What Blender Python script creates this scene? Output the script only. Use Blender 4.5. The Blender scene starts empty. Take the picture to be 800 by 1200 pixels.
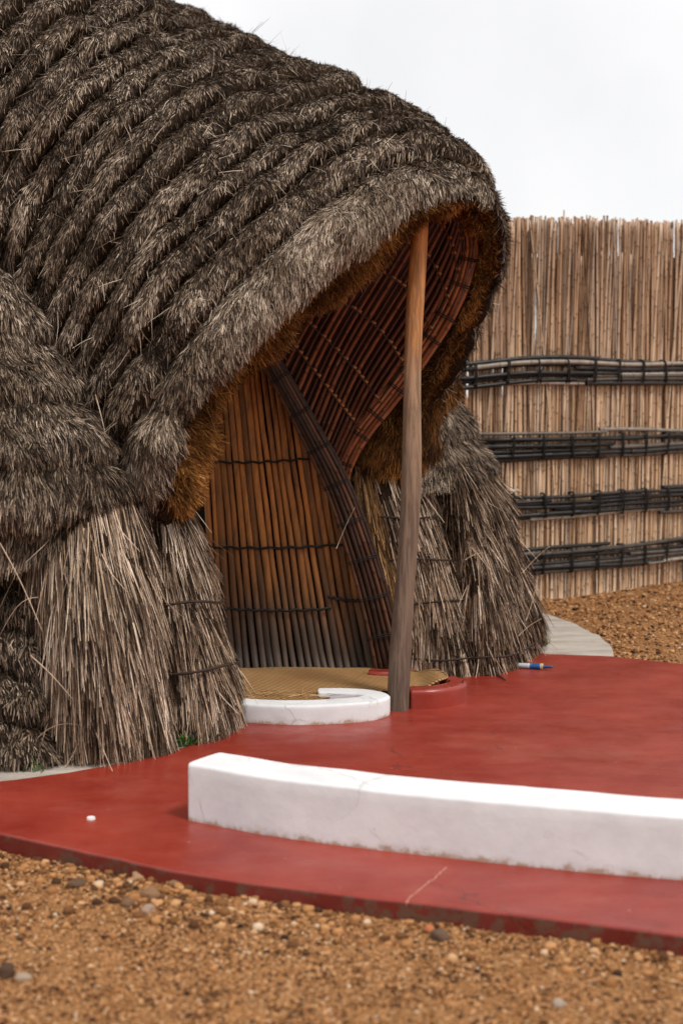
import bpy, bmesh, math, random
import numpy as np
from mathutils import Vector
R = math.radians
rng = np.random.default_rng(7)
random.seed(7)
scene = bpy.context.scene
col = scene.collection

# ------------------------------------------------------------------ camera, sky, sun, exposure
F = 1667.0; EYE = 1.6; PITCH = math.atan(140 / F)
cam_d = bpy.data.cameras.new("camera"); cam = bpy.data.objects.new("camera", cam_d); col.objects.link(cam)
cam_d.sensor_fit = 'VERTICAL'; cam_d.sensor_height = 36; cam_d.sensor_width = 24; cam_d.lens = 36 * F / 1200
cam.location = (0, 0, EYE); cam.rotation_euler = (math.pi / 2 - PITCH, 0, 0)
cam_d.clip_start = .05; cam_d.clip_end = 3000
cam_d.dof.use_dof = True; cam_d.dof.focus_distance = 7.2; cam_d.dof.aperture_fstop = 1.8
scene.camera = cam
SUN_EL, SUN_AZ = R(58), R(132)          # azimuth clockwise from +Y
world = bpy.data.worlds.new("World"); scene.world = world; world.use_nodes = True
nt = world.node_tree; nt.nodes.clear()
def wn(t, **k):
    n = nt.nodes.new(t)
    for a, b in k.items(): setattr(n, a, b)
    return n
sky = wn('ShaderNodeTexSky', sky_type='NISHITA', sun_disc=False, sun_elevation=SUN_EL, sun_rotation=SUN_AZ)
tc = wn('ShaderNodeTexCoord'); ns = wn('ShaderNodeTexNoise'); ns.inputs['Scale'].default_value = 2.2
ns.inputs['Detail'].default_value = 5; ns.inputs['Roughness'].default_value = .5
cr = wn('ShaderNodeValToRGB'); cr.color_ramp.elements[0].position = .3; cr.color_ramp.elements[0].color = (8.3, 8.3, 8.4, 1)
cr.color_ramp.elements[1].position = .62; cr.color_ramp.elements[1].color = (10.6, 10.5, 10.4, 1)
mx = wn('ShaderNodeMix', data_type='RGBA'); mx.inputs[0].default_value = .94
bg = wn('ShaderNodeBackground'); bg.inputs[1].default_value = .1; out = wn('ShaderNodeOutputWorld')
nt.links.new(tc.outputs['Generated'], ns.inputs['Vector']); nt.links.new(ns.outputs['Fac'], cr.inputs[0])
nt.links.new(sky.outputs[0], mx.inputs[6]); nt.links.new(cr.outputs[0], mx.inputs[7])
nt.links.new(mx.outputs[2], bg.inputs[0]); nt.links.new(bg.outputs[0], out.inputs[0])
sl = bpy.data.lights.new("sun", 'SUN'); sl.energy = 2.3; sl.angle = R(12); sl.color = (1, .95, .88)
so = bpy.data.objects.new("sun", sl); col.objects.link(so)
sd = Vector((math.sin(SUN_AZ) * math.cos(SUN_EL), math.cos(SUN_AZ) * math.cos(SUN_EL), math.sin(SUN_EL)))
so.rotation_euler = sd.to_track_quat('Z', 'Y').to_euler()
so.location = sd * 30
vs = scene.view_settings; vs.view_transform = 'Standard'; vs.look = 'None'; vs.gamma = 1; vs.use_curve_mapping = False
vs.exposure = 0.12

# ------------------------------------------------------------------ survey helpers (photo measurements -> metres)
CP, SP = math.cos(PITCH), math.sin(PITCH)
def ray(px, py):
    a = (px - 400) / F; b = (600 - py) / F
    return np.array([a, CP + b * SP, -SP + b * CP])
def U(px, py, Y):
    r = ray(px, py); r = r * (Y / r[1]); return np.array([r[0], r[1], r[2] + EYE])
def G(px, py, z=0.):
    r = ray(px, py); k = (z - EYE) / r[2]; return np.array([r[0] * k, r[1] * k, z])

# ------------------------------------------------------------------ numpy noise
def _h(i, j, k, seed):
    n = (i * 374761393 + j * 668265263 + k * 2147483647 + seed * 974634777) & 0xffffffff
    n = ((n ^ (n >> 13)) * 1274126177) & 0xffffffff
    n = ((n ^ (n >> 16)) * 2246822519) & 0xffffffff
    return ((n ^ (n >> 13)) & 0xffff) / 65535.
def noise(x, y, z=0., seed=0):
    x, y, z = np.broadcast_arrays(np.asarray(x, float), np.asarray(y, float), np.asarray(z, float))
    i, j, k = np.floor(x).astype(np.int64), np.floor(y).astype(np.int64), np.floor(z).astype(np.int64)
    u, v, w = x - i, y - j, z - k
    u, v, w = [a * a * (3 - 2 * a) for a in (u, v, w)]
    r = 0
    for a in (0, 1):
        for b in (0, 1):
            for c in (0, 1):
                r = r + _h(i + a, j + b, k + c, seed) * (u if a else 1 - u) * (v if b else 1 - v) * (w if c else 1 - w)
    return r * 2 - 1
def fbm(x, y, z=0., seed=0, oct=3):
    s = 0; a = 1; t = 0
    for o in range(oct):
        s = s + a * noise(np.asarray(x) * 2 ** o, np.asarray(y) * 2 ** o, np.asarray(z) * 2 ** o, seed + o * 17); t += a; a *= .5
    return s / t

# ------------------------------------------------------------------ splines and patches
def spline(keys, vals, q):
    keys = np.asarray(keys, float); vals = np.asarray(vals, float); q = np.asarray(q, float)
    n = len(keys); d = np.diff(vals, axis=0) / np.diff(keys).reshape((-1,) + (1,) * (vals.ndim - 1))
    m = np.zeros_like(vals); m[0] = d[0]; m[-1] = d[-1]
    for i in range(1, n - 1):
        h0, h1 = keys[i] - keys[i - 1], keys[i + 1] - keys[i]
        m[i] = (d[i - 1] * h1 + d[i] * h0) / (h0 + h1)
    i = np.clip(np.searchsorted(keys, q, side='right') - 1, 0, n - 2)
    h = keys[i + 1] - keys[i]; t = (q - keys[i]) / h
    sh = (-1,) + (1,) * (vals.ndim - 1)
    t = t.reshape(sh); h = h.reshape(sh)
    return ((2*t**3-3*t**2+1)*vals[i] + (t**3-2*t**2+t)*h*m[i] + (-2*t**3+3*t**2)*vals[i+1] + (t**3-t**2)*h*m[i+1])
def net(rows, tkeys, nt_, ns_, skeys=None):
    """rows[t][s] = (px,py,Y) or world array -> grid (nt,ns,3), and the t and s of each line"""
    P = np.array([[U(*c) if not isinstance(c, np.ndarray) else c for c in r] for r in rows])
    skeys = np.arange(P.shape[1]) if skeys is None else skeys
    tq = np.linspace(tkeys[0], tkeys[-1], nt_); sq = np.linspace(skeys[0], skeys[-1], ns_)
    A = spline(tkeys, P, tq); A = np.swapaxes(A, 0, 1); A = spline(skeys, A, sq); A = np.swapaxes(A, 0, 1)
    return A, tq, sq
def frames(A):
    dt = np.gradient(A, axis=0); ds = np.gradient(A, axis=1)
    n = np.cross(ds, dt); n /= np.linalg.norm(n, axis=2, keepdims=True) + 1e-9
    # outward = towards the outside of the hut (camera side on the whole)
    return n, dt / (np.linalg.norm(dt, axis=2, keepdims=True) + 1e-9), ds / (np.linalg.norm(ds, axis=2, keepdims=True) + 1e-9)

# ------------------------------------------------------------------ mesh builder
class Geo:
    def __init__(s): s.V = []; s.Q = []; s.M = []; s.A = []; s.B = []; s.n = 0; s.S = []
    def add(s, v, q, mat=0, rnd=0., aux=0., smooth=True):
        v = np.asarray(v, np.float32).reshape(-1, 3); q = np.asarray(q, np.int64).reshape(-1, 4)
        s.V.append(v); s.Q.append(q + s.n); s.n += len(v)
        s.M.append(np.full(len(q), mat, np.int32)); s.S.append(np.full(len(q), smooth, bool))
        s.A.append(np.broadcast_to(np.asarray(rnd, np.float32), (len(v),)).copy())
        s.B.append(np.broadcast_to(np.asarray(aux, np.float32), (len(v),)).copy())
    def grid(s, A, mat=0, rnd=.5, aux=0., flip=False):
        a, b = A.shape[:2]; i = np.arange(a * b).reshape(a, b)
        q = np.stack([i[:-1, :-1], i[:-1, 1:], i[1:, 1:], i[1:, :-1]], -1).reshape(-1, 4)
        if flip: q = q[:, ::-1]
        s.add(A.reshape(-1, 3), q, mat, rnd, aux)
    def blades(s, P, D, N, L, W, bend=.25, mat=0, rnd=None, aux=0., twist=.8):
        n = len(P); L = np.broadcast_to(L, (n,))[:, None]; W = np.broadcast_to(W, (n,))[:, None]
        D = D / (np.linalg.norm(D, axis=1, keepdims=True) + 1e-9)
        S = np.cross(D, N); S /= np.linalg.norm(S, axis=1, keepdims=True) + 1e-9
        a = rng.uniform(-twist, twist, (n, 1)); Nn = np.cross(S, D)
        S = S * np.cos(a) + Nn * np.sin(a)
        bd = rng.normal(0, 1, (n, 3)); bd = bd - D * (bd * D).sum(1, keepdims=True)
        bd = bd * bend * L * .35 + np.array([0, 0, -1]) * bend * L * .3
        p1 = P + D * L * .5 + bd * .3; p2 = P + D * L + bd
        V = np.stack([P - S*W/2, P + S*W/2, p1 - S*W/2, p1 + S*W/2, p2 - S*W*.22, p2 + S*W*.22], 1).reshape(-1, 3)
        b = (np.arange(n) * 6)[:, None]
        q = np.concatenate([b + [[0, 1, 3, 2]], b + [[2, 3, 5, 4]]], 1).reshape(-1, 4)
        r = rng.random(n) if rnd is None else rnd
        s.add(V, q, mat, np.repeat(r, 6), np.repeat(np.broadcast_to(aux, (n,)), 6), smooth=False)
    def tube(s, pts, rad, sides=8, mat=0, rnd=.5, cap=True, aux=None):
        pts = np.asarray(pts, float); n = len(pts); rad = np.broadcast_to(np.asarray(rad, float), (n,))
        t = np.gradient(pts, axis=0); t /= np.linalg.norm(t, axis=1, keepdims=True) + 1e-9
        up = np.array([0, 0, 1.]) if abs(t[0][2]) < .8 else np.array([0, 1., 0])
        a = np.cross(t, up); a /= np.linalg.norm(a, axis=1, keepdims=True) + 1e-9; b = np.cross(t, a)
        th = np.arange(sides) * 2 * math.pi / sides
        V = pts[:, None] + (a[:, None] * np.cos(th)[None, :, None] + b[:, None] * np.sin(th)[None, :, None]) * rad[:, None, None]
        i = np.arange(n * sides).reshape(n, sides); j = np.roll(i, -1, 1)
        q = np.stack([i[:-1], j[:-1], j[1:], i[1:]], -1).reshape(-1, 4)
        V = V.reshape(-1, 3)
        if cap:
            for k in (0, n - 1):
                V = np.vstack([V, pts[k]]); c = len(V) - 1
                for e in range(0, sides, 2):
                    q = np.vstack([q, [c, i[k][e], i[k][(e + 1) % sides], i[k][(e + 2) % sides]]])
        s.add(V, q, mat, rnd, 0 if aux is None else aux)
    def build(s, name, mats, parent=None):
        V = np.concatenate(s.V); Q = np.concatenate(s.Q)
        me = bpy.data.meshes.new(name)
        me.vertices.add(len(V)); me.vertices.foreach_set('co', V.ravel().astype(np.float32))
        me.loops.add(len(Q) * 4); me.loops.foreach_set('vertex_index', Q.ravel().astype(np.int32))
        me.polygons.add(len(Q)); me.polygons.foreach_set('loop_start', (np.arange(len(Q)) * 4).astype(np.int32))
        me.polygons.foreach_set('loop_total', np.full(len(Q), 4, np.int32))
        me.polygons.foreach_set('material_index', np.concatenate(s.M))
        me.polygons.foreach_set('use_smooth', np.concatenate(s.S))
        for nm, arr in (('rnd', s.A), ('aux', s.B)):
            at = me.attributes.new(nm, 'FLOAT', 'POINT'); at.data.foreach_set('value', np.concatenate(arr))
        me.update(calc_edges=True)
        for m in (mats if isinstance(mats, (list, tuple)) else [mats]): me.materials.append(m)
        return link(name, me, parent)
def link(name, me, parent=None):
    o = bpy.data.objects.new(name, me); col.objects.link(o)
    if parent is not None:
        o.parent = parent
        pl = parent.location if parent.parent is None else (parent.location + parent.parent.location)
        o.location = -Vector(pl) if parent.parent is None else Vector((0, 0, 0))
    return o
def tag(o, label=None, cat=None, group=None, kind=None):
    if label: o['label'] = label
    if cat: o['category'] = cat
    if group: o['group'] = group
    if kind: o['kind'] = kind
    return o
def empty(name, loc):
    o = bpy.data.objects.new(name, None); col.objects.link(o); o.location = loc; o.empty_display_size = .1; return o

# ------------------------------------------------------------------ materials
class Mat:
    def __init__(s, name, rough=.8, spec=.3):
        s.m = bpy.data.materials.new(name); s.m.use_nodes = True; s.t = s.m.node_tree
        s.b = s.t.nodes['Principled BSDF']; s.b.inputs['Roughness'].default_value = rough
        s.b.inputs['Specular IOR Level'].default_value = spec
    def n(s, t, ins=None, **k):
        n = s.t.nodes.new(t)
        for a, b in k.items(): setattr(n, a, b)
        for a, b in (ins or {}).items():
            if hasattr(b, 'is_output'): s.t.links.new(b, n.inputs[a])
            else: n.inputs[a].default_value = b
        return n
    def coord(s): return s.n('ShaderNodeNewGeometry').outputs['Position']
    def noise(s, scale, detail=4, rough=.5, vec=None, sc3=None):
        v = vec or s.coord()
        if sc3: v = s.n('ShaderNodeVectorMath', {0: v, 1: sc3}, operation='MULTIPLY').outputs[0]
        return s.n('ShaderNodeTexNoise', {'Vector': v, 'Scale': scale, 'Detail': detail, 'Roughness': rough}).outputs['Fac']
    def ramp(s, fac, stops):
        r = s.n('ShaderNodeValToRGB', {0: fac}); e = r.color_ramp.elements
        while len(e) < len(stops): e.new(.5)
        for x, (p, c) in zip(e, stops): x.position = p; x.color = (*c, 1) if len(c) == 3 else c
        return r.outputs[0]
    def mix(s, f, a, b, bt='MIX'):
        n = s.n('ShaderNodeMix', data_type='RGBA', blend_type=bt)
        for i, v in ((0, f), (6, a), (7, b)):
            if hasattr(v, 'is_output'): s.t.links.new(v, n.inputs[i])
            else: n.inputs[i].default_value = v if i == 0 else ((*v, 1) if len(v) == 3 else v)
        return n.outputs[2]
    def math(s, op, a, b=0.):
        return s.n('ShaderNodeMath', {0: a, 1: b}, operation=op).outputs[0]
    def attr(s, nm): return s.n('ShaderNodeAttribute', attribute_name=nm).outputs['Fac']
    def color(s, c):
        if hasattr(c, 'is_output'): s.t.links.new(c, s.b.inputs['Base Color'])
        else: s.b.inputs['Base Color'].default_value = (*c, 1)
        return s
    def bump(s, h, strength=.5, dist=.01):
        b = s.n('ShaderNodeBump', {'Height': h, 'Strength': strength, 'Distance': dist})
        s.t.links.new(b.outputs[0], s.b.inputs['Normal']); return s
def straw(name, stops, big=.35, dark=(.02, .016, .012), rough=.7, spec=.12):
    """colour differs from stalk to stalk; large patches are more or less weathered"""
    m = Mat(name, rough, spec)
    c = m.ramp(m.attr('rnd'), stops)
    w = m.noise(3.0, 4, .6)
    c2 = m.mix(m.ramp(w, [(.38, (1, 1, 1)), (.62, (0, 0, 0))]), c, m.mix(1, c, (big, big * .93, big * .86), 'MULTIPLY'))
    f = m.noise(60, 2, .5)
    c2 = m.mix(m.math('MULTIPLY', m.ramp(f, [(.45, (0, 0, 0)), (.7, (1, 1, 1))]), .35), c2, dark)
    m.color(c2); return m.m
M_roof = straw('weathered_thatch', [(0, (.014, .009, .006)), (.25, (.05, .033, .023)), (.45, (.165, .114, .08)), (.7, (.42, .315, .23)), (1, (.82, .67, .53))], .55)
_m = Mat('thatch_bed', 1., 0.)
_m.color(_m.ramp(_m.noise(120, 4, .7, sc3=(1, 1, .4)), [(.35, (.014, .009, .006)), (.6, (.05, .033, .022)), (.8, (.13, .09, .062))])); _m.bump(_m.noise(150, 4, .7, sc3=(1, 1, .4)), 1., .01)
M_roofbase = _m.m  # near-black bed; shade between the thatch layers is put into its colour
M_rim = straw('golden_thatch', [(0, (.03, .012, .005)), (.35, (.2, .075, .018)), (.7, (.58, .25, .055)), (1, (.85, .46, .15))], .35)  # golden straw, with the warm light reflected under the hood painted in
M_wall = straw('long_straw', [(0, (.014, .008, .005)), (.3, (.05, .031, .019)), (.48, (.22, .142, .09)), (.7, (.52, .37, .26)), (1, (.86, .69, .54))], .7)
M_wallgold = straw('golden_straw', [(0, (.05, .024, .01)), (.35, (.22, .115, .045)), (.7, (.55, .32, .14)), (1, (.8, .55, .3))], .7)  # golden straw colour with a warm light tint painted in

def cane(name, stops, node_dark=.35, rough=.45, spec=.4, lichen=None, tops=False):
    m = Mat(name, rough, spec)
    c = m.ramp(m.attr('rnd'), stops)
    f = m.noise(14, 4, .6, sc3=(1, 1, .25))
    c = m.mix(m.ramp(f, [(.4, (0, 0, 0)), (.68, (.65, .65, .65))]), c, m.mix(1, c, (.45, .4, .36), 'MULTIPLY'))
    a = m.attr('aux')                      # joint rings of the cane
    c = m.mix(m.math('MULTIPLY', a, 1 - node_dark), c, m.mix(1, c, (.22, .18, .15), 'MULTIPLY'))
    if lichen: c = m.mix(m.ramp(m.noise(9, 3, .6), [(.5, (0, 0, 0)), (.6, (1, 1, 1))]), c, lichen)
    if tops:     # canes above the top rail are weathered grey brown
        z = m.n('ShaderNodeSeparateXYZ', {0: m.coord()}).outputs[2]
        c = m.mix(m.ramp(m.math('DIVIDE', m.math('ADD', z, m.math('MULTIPLY', m.attr('rnd'), .5)), 3.), [(.62, (0, 0, 0)), (.9, (.75, .75, .75))]), c, m.mix(1, c, (.62, .56, .54), 'MULTIPLY'))
    m.color(c); m.bump(m.noise(90, 3, .6), .3, .003); return m.m
M_fence = cane('reed_cane', [(0, (.12, .065, .034)), (.15, (.4, .235, .13)), (.5, (.7, .46, .28)), (.85, (.82, .63, .45)), (1, (.5, .4, .32))], tops=True)
M_fencetop = cane('weathered_reed_tips', [(0, (.11, .075, .05)), (.4, (.27, .19, .13)), (.8, (.42, .31, .22)), (1, (.32, .27, .23))])
M_rail = cane('blackened_cane', [(0, (.010, .009, .009)), (.55, (.03, .026, .024)), (.78, (.12, .10, .085)), (1, (.48, .41, .34))], rough=.45, spec=.35)
M_tie = Mat('dark_lashing', .7).color((.012, .01, .009)).m
M_cord = Mat('brown_cord', .7).color((.035, .022, .015)).m
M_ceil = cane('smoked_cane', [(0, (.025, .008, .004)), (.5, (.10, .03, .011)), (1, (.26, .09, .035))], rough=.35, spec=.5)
M_knot = Mat('bark_tie', .6).color((.36, .14, .045)).m
M_jamb = cane('dark_jamb_cane', [(0, (.014, .006, .004)), (.6, (.05, .02, .01)), (1, (.13, .055, .028))], rough=.5, spec=.25)
M_arch = cane('red_arch_cane', [(0, (.1, .03, .012)), (.5, (.3, .1, .038)), (1, (.5, .2, .09))], rough=.4, spec=.5)

def pole_mat():
    m = Mat('pole_timber', .55, .35)
    z = m.n('ShaderNodeSeparateXYZ', {0: m.coord()}).outputs[2]
    n_ = m.noise(9, 4, .6, sc3=(1, 1, .12))
    h = m.math('ADD', z, m.math('MULTIPLY', m.math('SUBTRACT', n_, .5), .9))
    base = m.ramp(h, [(.22, (.06, .043, .034)), (.5, (.16, .068, .022)), (.9, (.35, .14, .034))])
    c = m.mix(1, base, m.ramp(m.attr('rnd'), [(0, (.38, .36, .34)), (1, (1.6, 1.5, 1.35))]), 'MULTIPLY')
    c = m.mix(m.ramp(m.noise(30, 4, .7, sc3=(1, 1, .15)), [(.45, (0, 0, 0)), (.7, (.7, .7, .7))]), c, (.05, .03, .02))
    m.color(c); m.bump(m.noise(60, 3, .6, sc3=(1, 1, .15)), .5, .004); return m.m
M_pole = pole_mat()
def post_mat():
    m = Mat('post_timber', .6, .35)
    z = m.n('ShaderNodeSeparateXYZ', {0: m.coord()}).outputs[2]
    n_ = m.noise(16, 5, .65, sc3=(1, 1, .18))
    h = m.math('ADD', z, m.math('MULTIPLY', m.math('SUBTRACT', n_, .5), 1.1))
    c = m.ramp(m.math('DIVIDE', h, 2.6), [(.0, (.15, .102, .074)), (.4, (.21, .138, .092)), (.62, (.36, .22, .13)), (.8, (.5, .21, .065)), (.95, (.55, .19, .04))])
    g = m.noise(45, 5, .7, sc3=(1, 1, .06))
    c = m.mix(m.ramp(g, [(.42, (.75, .75, .75)), (.58, (0, 0, 0))]), c, m.mix(1, c, (.42, .38, .35), 'MULTIPLY'))
    m.color(c); m.bump(g, .6, .006); return m.m
M_post = post_mat()
def red_mat():
    m = Mat('red_floor_paint', .42, .5)
    p = m.coord()
    n1 = m.noise(1.6, 5, .6); n2 = m.noise(3.5, 8, .8, sc3=(.9, 2.0, 1)); n3 = m.noise(55, 3, .6)
    c = m.ramp(n1, [(.35, (.20, .015, .007)), (.65, (.285, .032, .017))])
    c = m.mix(m.ramp(n2, [(.45, (0, 0, 0)), (.7, (.5, .5, .5))]), c, (.33, .065, .045))
    c = m.mix(m.ramp(n3, [(.66, (0, 0, 0)), (.76, (.35, .35, .35))]), c, (.42, .16, .11))
    # dusty tan film and dark scuffs
    c = m.mix(m.ramp(m.noise(.9, 6, .65), [(.55, (0, 0, 0)), (.75, (.3, .3, .3))]), c, (.36, .15, .09))
    c = m.mix(m.ramp(m.noise(2.7, 8, .75), [(.62, (0, 0, 0)), (.7, (.28, .28, .28))]), c, (.10, .02, .015))
    wv = m.n('ShaderNodeVectorMath', {0: p, 1: m.n('ShaderNodeVectorMath', {0: m.n('ShaderNodeTexNoise', {'Vector': p, 'Scale': 6., 'Detail': 5.}).outputs['Color'], 1: (.25, .25, 0)}, operation='MULTIPLY').outputs[0]}, operation='ADD').outputs[0]
    ck = m.n('ShaderNodeTexVoronoi', {'Vector': wv, 'Scale': 1.1}, feature='DISTANCE_TO_EDGE').outputs['Distance']
    ckm = m.math('MULTIPLY', m.math('LESS_THAN', ck, .0028), m.ramp(m.noise(1.3, 3, .5), [(.52, (0, 0, 0)), (.58, (1, 1, 1))]))
    c = m.mix(m.math('MULTIPLY', ckm, .55), c, (.07, .02, .015))
    sp = m.n('ShaderNodeTexVoronoi', {'Vector': p, 'Scale': 9.}).outputs['Distance']
    c = m.mix(m.math('MULTIPLY', m.math('LESS_THAN', sp, .035), .8), c, (.45, .28, .2))
    # a filled joint across the front of the floor, worn pale
    a, b = G(478, 1053), G(524, 1016)
    d = (b - a)[:2]; L = np.linalg.norm(d); d /= L
    sx = m.n('ShaderNodeSeparateXYZ', {0: m.n('ShaderNodeVectorMath', {0: p, 1: tuple(a)}, operation='SUBTRACT').outputs[0]})
    wob = m.math('MULTIPLY', m.math('SUBTRACT', m.noise(25, 3, .6), .5), .03)
    perp = m.math('ABSOLUTE', m.math('ADD', m.math('ADD', m.math('MULTIPLY', sx.outputs[0], -d[1]), m.math('MULTIPLY', sx.outputs[1], d[0])), wob))
    al = m.math('ADD', m.math('MULTIPLY', sx.outputs[0], d[0]), m.math('MULTIPLY', sx.outputs[1], d[1]))
    msk = m.math('MULTIPLY', m.math('LESS_THAN', perp, .0022), m.math('MULTIPLY', m.math('LESS_THAN', al, L), m.math('GREATER_THAN', al, -.2)))
    c = m.mix(m.math('MULTIPLY', msk, .7), c, (.55, .3, .22))
    # grime and chips low on the riser
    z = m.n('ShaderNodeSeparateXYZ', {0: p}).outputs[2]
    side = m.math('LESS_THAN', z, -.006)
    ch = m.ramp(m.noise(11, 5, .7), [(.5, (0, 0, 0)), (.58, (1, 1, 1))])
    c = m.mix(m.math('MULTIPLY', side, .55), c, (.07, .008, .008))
    c = m.mix(m.math('MULTIPLY', side, ch), c, (.12, .055, .035))
    m.color(c)
    rr = m.ramp(m.noise(5, 5, .6), [(.3, (.27, .27, .27)), (.7, (.5, .5, .5))]); m.t.links.new(rr, m.b.inputs['Roughness'])
    m.bump(m.noise(9, 6, .6), .25, .01); return m.m
M_red = red_mat()
def white_mat():
    m = Mat('limewash', .75, .25)
    p = m.coord(); z = m.n('ShaderNodeSeparateXYZ', {0: p}).outputs[2]
    c = m.ramp(m.noise(5, 6, .65), [(.3, (.62, .62, .63)), (.6, (.72, .72, .725))])
    h = m.math('ADD', z, m.math('MULTIPLY', m.math('SUBTRACT', m.noise(18, 5, .7), .5), -.09))
    c = m.mix(m.ramp(h, [(-.0, (.9, .9, .9)), (.012, (.25, .25, .25)), (.03, (0, 0, 0))]), c, (.36, .24, .17))
    c = m.mix(m.ramp(m.noise(3, 8, .8, sc3=(1, 1, 3)), [(.66, (0, 0, 0)), (.72, (.5, .5, .5))]), c, (.5, .45, .4))
    c = m.mix(m.ramp(m.noise(13, 8, .85), [(.73, (0, 0, 0)), (.76, (.8, .8, .8))]), c, (.12, .11, .10))
    wv = m.n('ShaderNodeVectorMath', {0: p, 1: m.n('ShaderNodeVectorMath', {0: m.n('ShaderNodeTexNoise', {'Vector': p, 'Scale': 9., 'Detail': 4.}).outputs['Color'], 1: (.12, .12, .12)}, operation='MULTIPLY').outputs[0]}, operation='ADD').outputs[0]
    ck = m.n('ShaderNodeTexVoronoi', {'Vector': wv, 'Scale': 3.5}, feature='DISTANCE_TO_EDGE').outputs['Distance']
    ckm = m.math('MULTIPLY', m.math('LESS_THAN', ck, .012), m.ramp(m.noise(3.3, 3, .5), [(.54, (0, 0, 0)), (.6, (1, 1, 1))]))
    c = m.mix(m.math('MULTIPLY', ckm, .35), c, (.3, .27, .25))
    m.color(c); m.bump(m.noise(8, 6, .6), .3, .012); return m.m
M_white = white_mat()
def ground_mat(name='gravel_soil', light=1.):
    m = Mat(name, .95, .1)
    v = m.n('ShaderNodeTexVoronoi', {'Vector': m.coord(), 'Scale': 110.}); vc = v.outputs['Color']
    r = m.n('ShaderNodeSeparateColor', {0: vc}).outputs[0]
    c = m.ramp(r, [(0, (.07, .03, .013)), (.2, (.2, .088, .032)), (.6, (.34, .155, .06)), (.88, (.43, .22, .09)), (1, (.5, .32, .18))])
    c = m.mix(m.ramp(m.noise(2.2, 5, .6), [(.4, (0, 0, 0)), (.7, (.6, .6, .6))]), c, (.27, .13, .05))
    m.color(c); m.bump(m.math('ADD', v.outputs['Distance'], m.noise(30, 4, .6)), .8, .012); return m.m
M_ground = ground_mat()
def pebble_mat():
    m = Mat('pebbles', .85, .2)
    c = m.ramp(m.attr('rnd'), [(0, (.025, .013, .009)), (.2, (.1, .04, .015)), (.45, (.28, .125, .043)), (.8, (.44, .21, .082)), (.97, (.54, .32, .16)), (1, (.6, .47, .34))])
    m.color(c); m.bump(m.noise(120, 2, .5), .4, .003); return m.m
M_peb = pebble_mat()
def conc_mat():
    m = Mat('worn_concrete', .9, .2)
    c = m.ramp(m.noise(4, 8, .7, sc3=(.6, 2.5, 1)), [(.3, (.27, .23, .19)), (.55, (.42, .37, .32)), (.75, (.5, .45, .4))])
    c = m.mix(m.ramp(m.noise(20, 6, .7), [(.6, (0, 0, 0)), (.7, (.6, .6, .6))]), c, (.25, .16, .1))
    m.color(c); m.bump(m.noise(30, 6, .7), .5, .006); return m.m
M_conc = conc_mat()
def mat_mat():
    m = Mat('yellow_plait', .5, .35)
    p = m.coord()
    w1 = m.n('ShaderNodeTexWave', {'Vector': p, 'Scale': 18., 'Distortion': .8, 'Detail': 1.}, wave_type='BANDS', bands_direction='DIAGONAL').outputs['Fac']
    c = m.ramp(w1, [(.2, (.2, .09, .025)), (.6, (.38, .21, .085)), (1, (.55, .36, .17))])
    c = m.mix(m.ramp(m.noise(3, 4, .6), [(.4, (0, 0, 0)), (.7, (.6, .6, .6))]), c, m.mix(1, c, (.7, .55, .45), 'MULTIPLY'))
    m.color(c); m.bump(w1, .8, .006); return m.m
M_matting = mat_mat()
def flat(name, c, rough=.5, spec=.4):
    m = Mat(name, rough, spec); m.color(m.mix(m.noise(40, 3, .6), c, tuple(x * .75 for x in c))); return m.m

# ================================================================== GROUND
def smooth(a, b, x):
    t = np.clip((x - a) / (b - a), 0, 1); return t * t * (3 - 2 * t)
def gz(x, y):
    x = np.asarray(x, float); y = np.asarray(y, float)
    z = -.065 + .05 * smooth(5.6, 8.2, y) + .01 * fbm(x * 1.3, y * 1.3, 0, 5) + .012 * fbm(x * 6, y * 6, 0, 8) + .006 * fbm(x * 22, y * 22, 0, 9)
    z = z + .05 * smooth(10.4, 11.6, y) * smooth(.9, 2.4, x) * (.6 + .6 * noise(x * 1.7, y * .8, 0, 31))  # soil banked against the fence
    return z
k = np.linspace(-1, 1, 321)
gx = np.sinh(k * 6.2) / np.sinh(6.2) * 600; 
kk = np.linspace(-1, 1, 321); gy = 6.5 + np.sinh(kk * 6.2) / np.sinh(6.2) * 600
X, Y = np.meshgrid(gx, gy)
g = Geo(); g.grid(np.stack([X, Y, gz(X, Y)], -1), 0)
ground = tag(g.build('ground', M_ground), kind='structure')

def poly_prism(name, pts, z0, z1, mat, bev=.008, parent=None, rough_edge=0):
    bm = bmesh.new(); top = [bm.verts.new((p[0], p[1], z1)) for p in pts]
    f = bm.faces.new(top); f.normal_update()
    if f.normal.z < 0: f.normal_flip()
    r = bmesh.ops.extrude_face_region(bm, geom=[f])
    # the extruded copy becomes the bottom
    vs_ = [e for e in r['geom'] if isinstance(e, bmesh.types.BMVert)]
    for v in vs_: v.co.z = z0
    bmesh.ops.recalc_face_normals(bm, faces=bm.faces)
    if bev:
        es = [e for e in bm.edges if all(abs(v.co.z - z1) < 1e-6 for v in e.verts)]
        bmesh.ops.bevel(bm, geom=es, offset=bev, segments=3, profile=.5, affect='EDGES')
    me = bpy.data.meshes.new(name); bm.to_mesh(me); bm.free(); me.materials.append(mat)
    return link(name, me, parent)
def densify(P, step=.06, jit=0.):
    P = [np.asarray(p[:2], float) for p in P]; out = []
    for i in range(len(P)):
        a, b = P[i], P[(i + 1) % len(P)]; n = max(1, int(np.linalg.norm(b - a) / step))
        for j in range(n): out.append(a + (b - a) * j / n)
    out = np.array(out)
    if jit:
        out[:, 0] += jit * noise(out[:, 0] * 9, out[:, 1] * 9, 0, 3); out[:, 1] += jit * noise(out[:, 0] * 9, out[:, 1] * 9, 5, 4)
    return out
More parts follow.
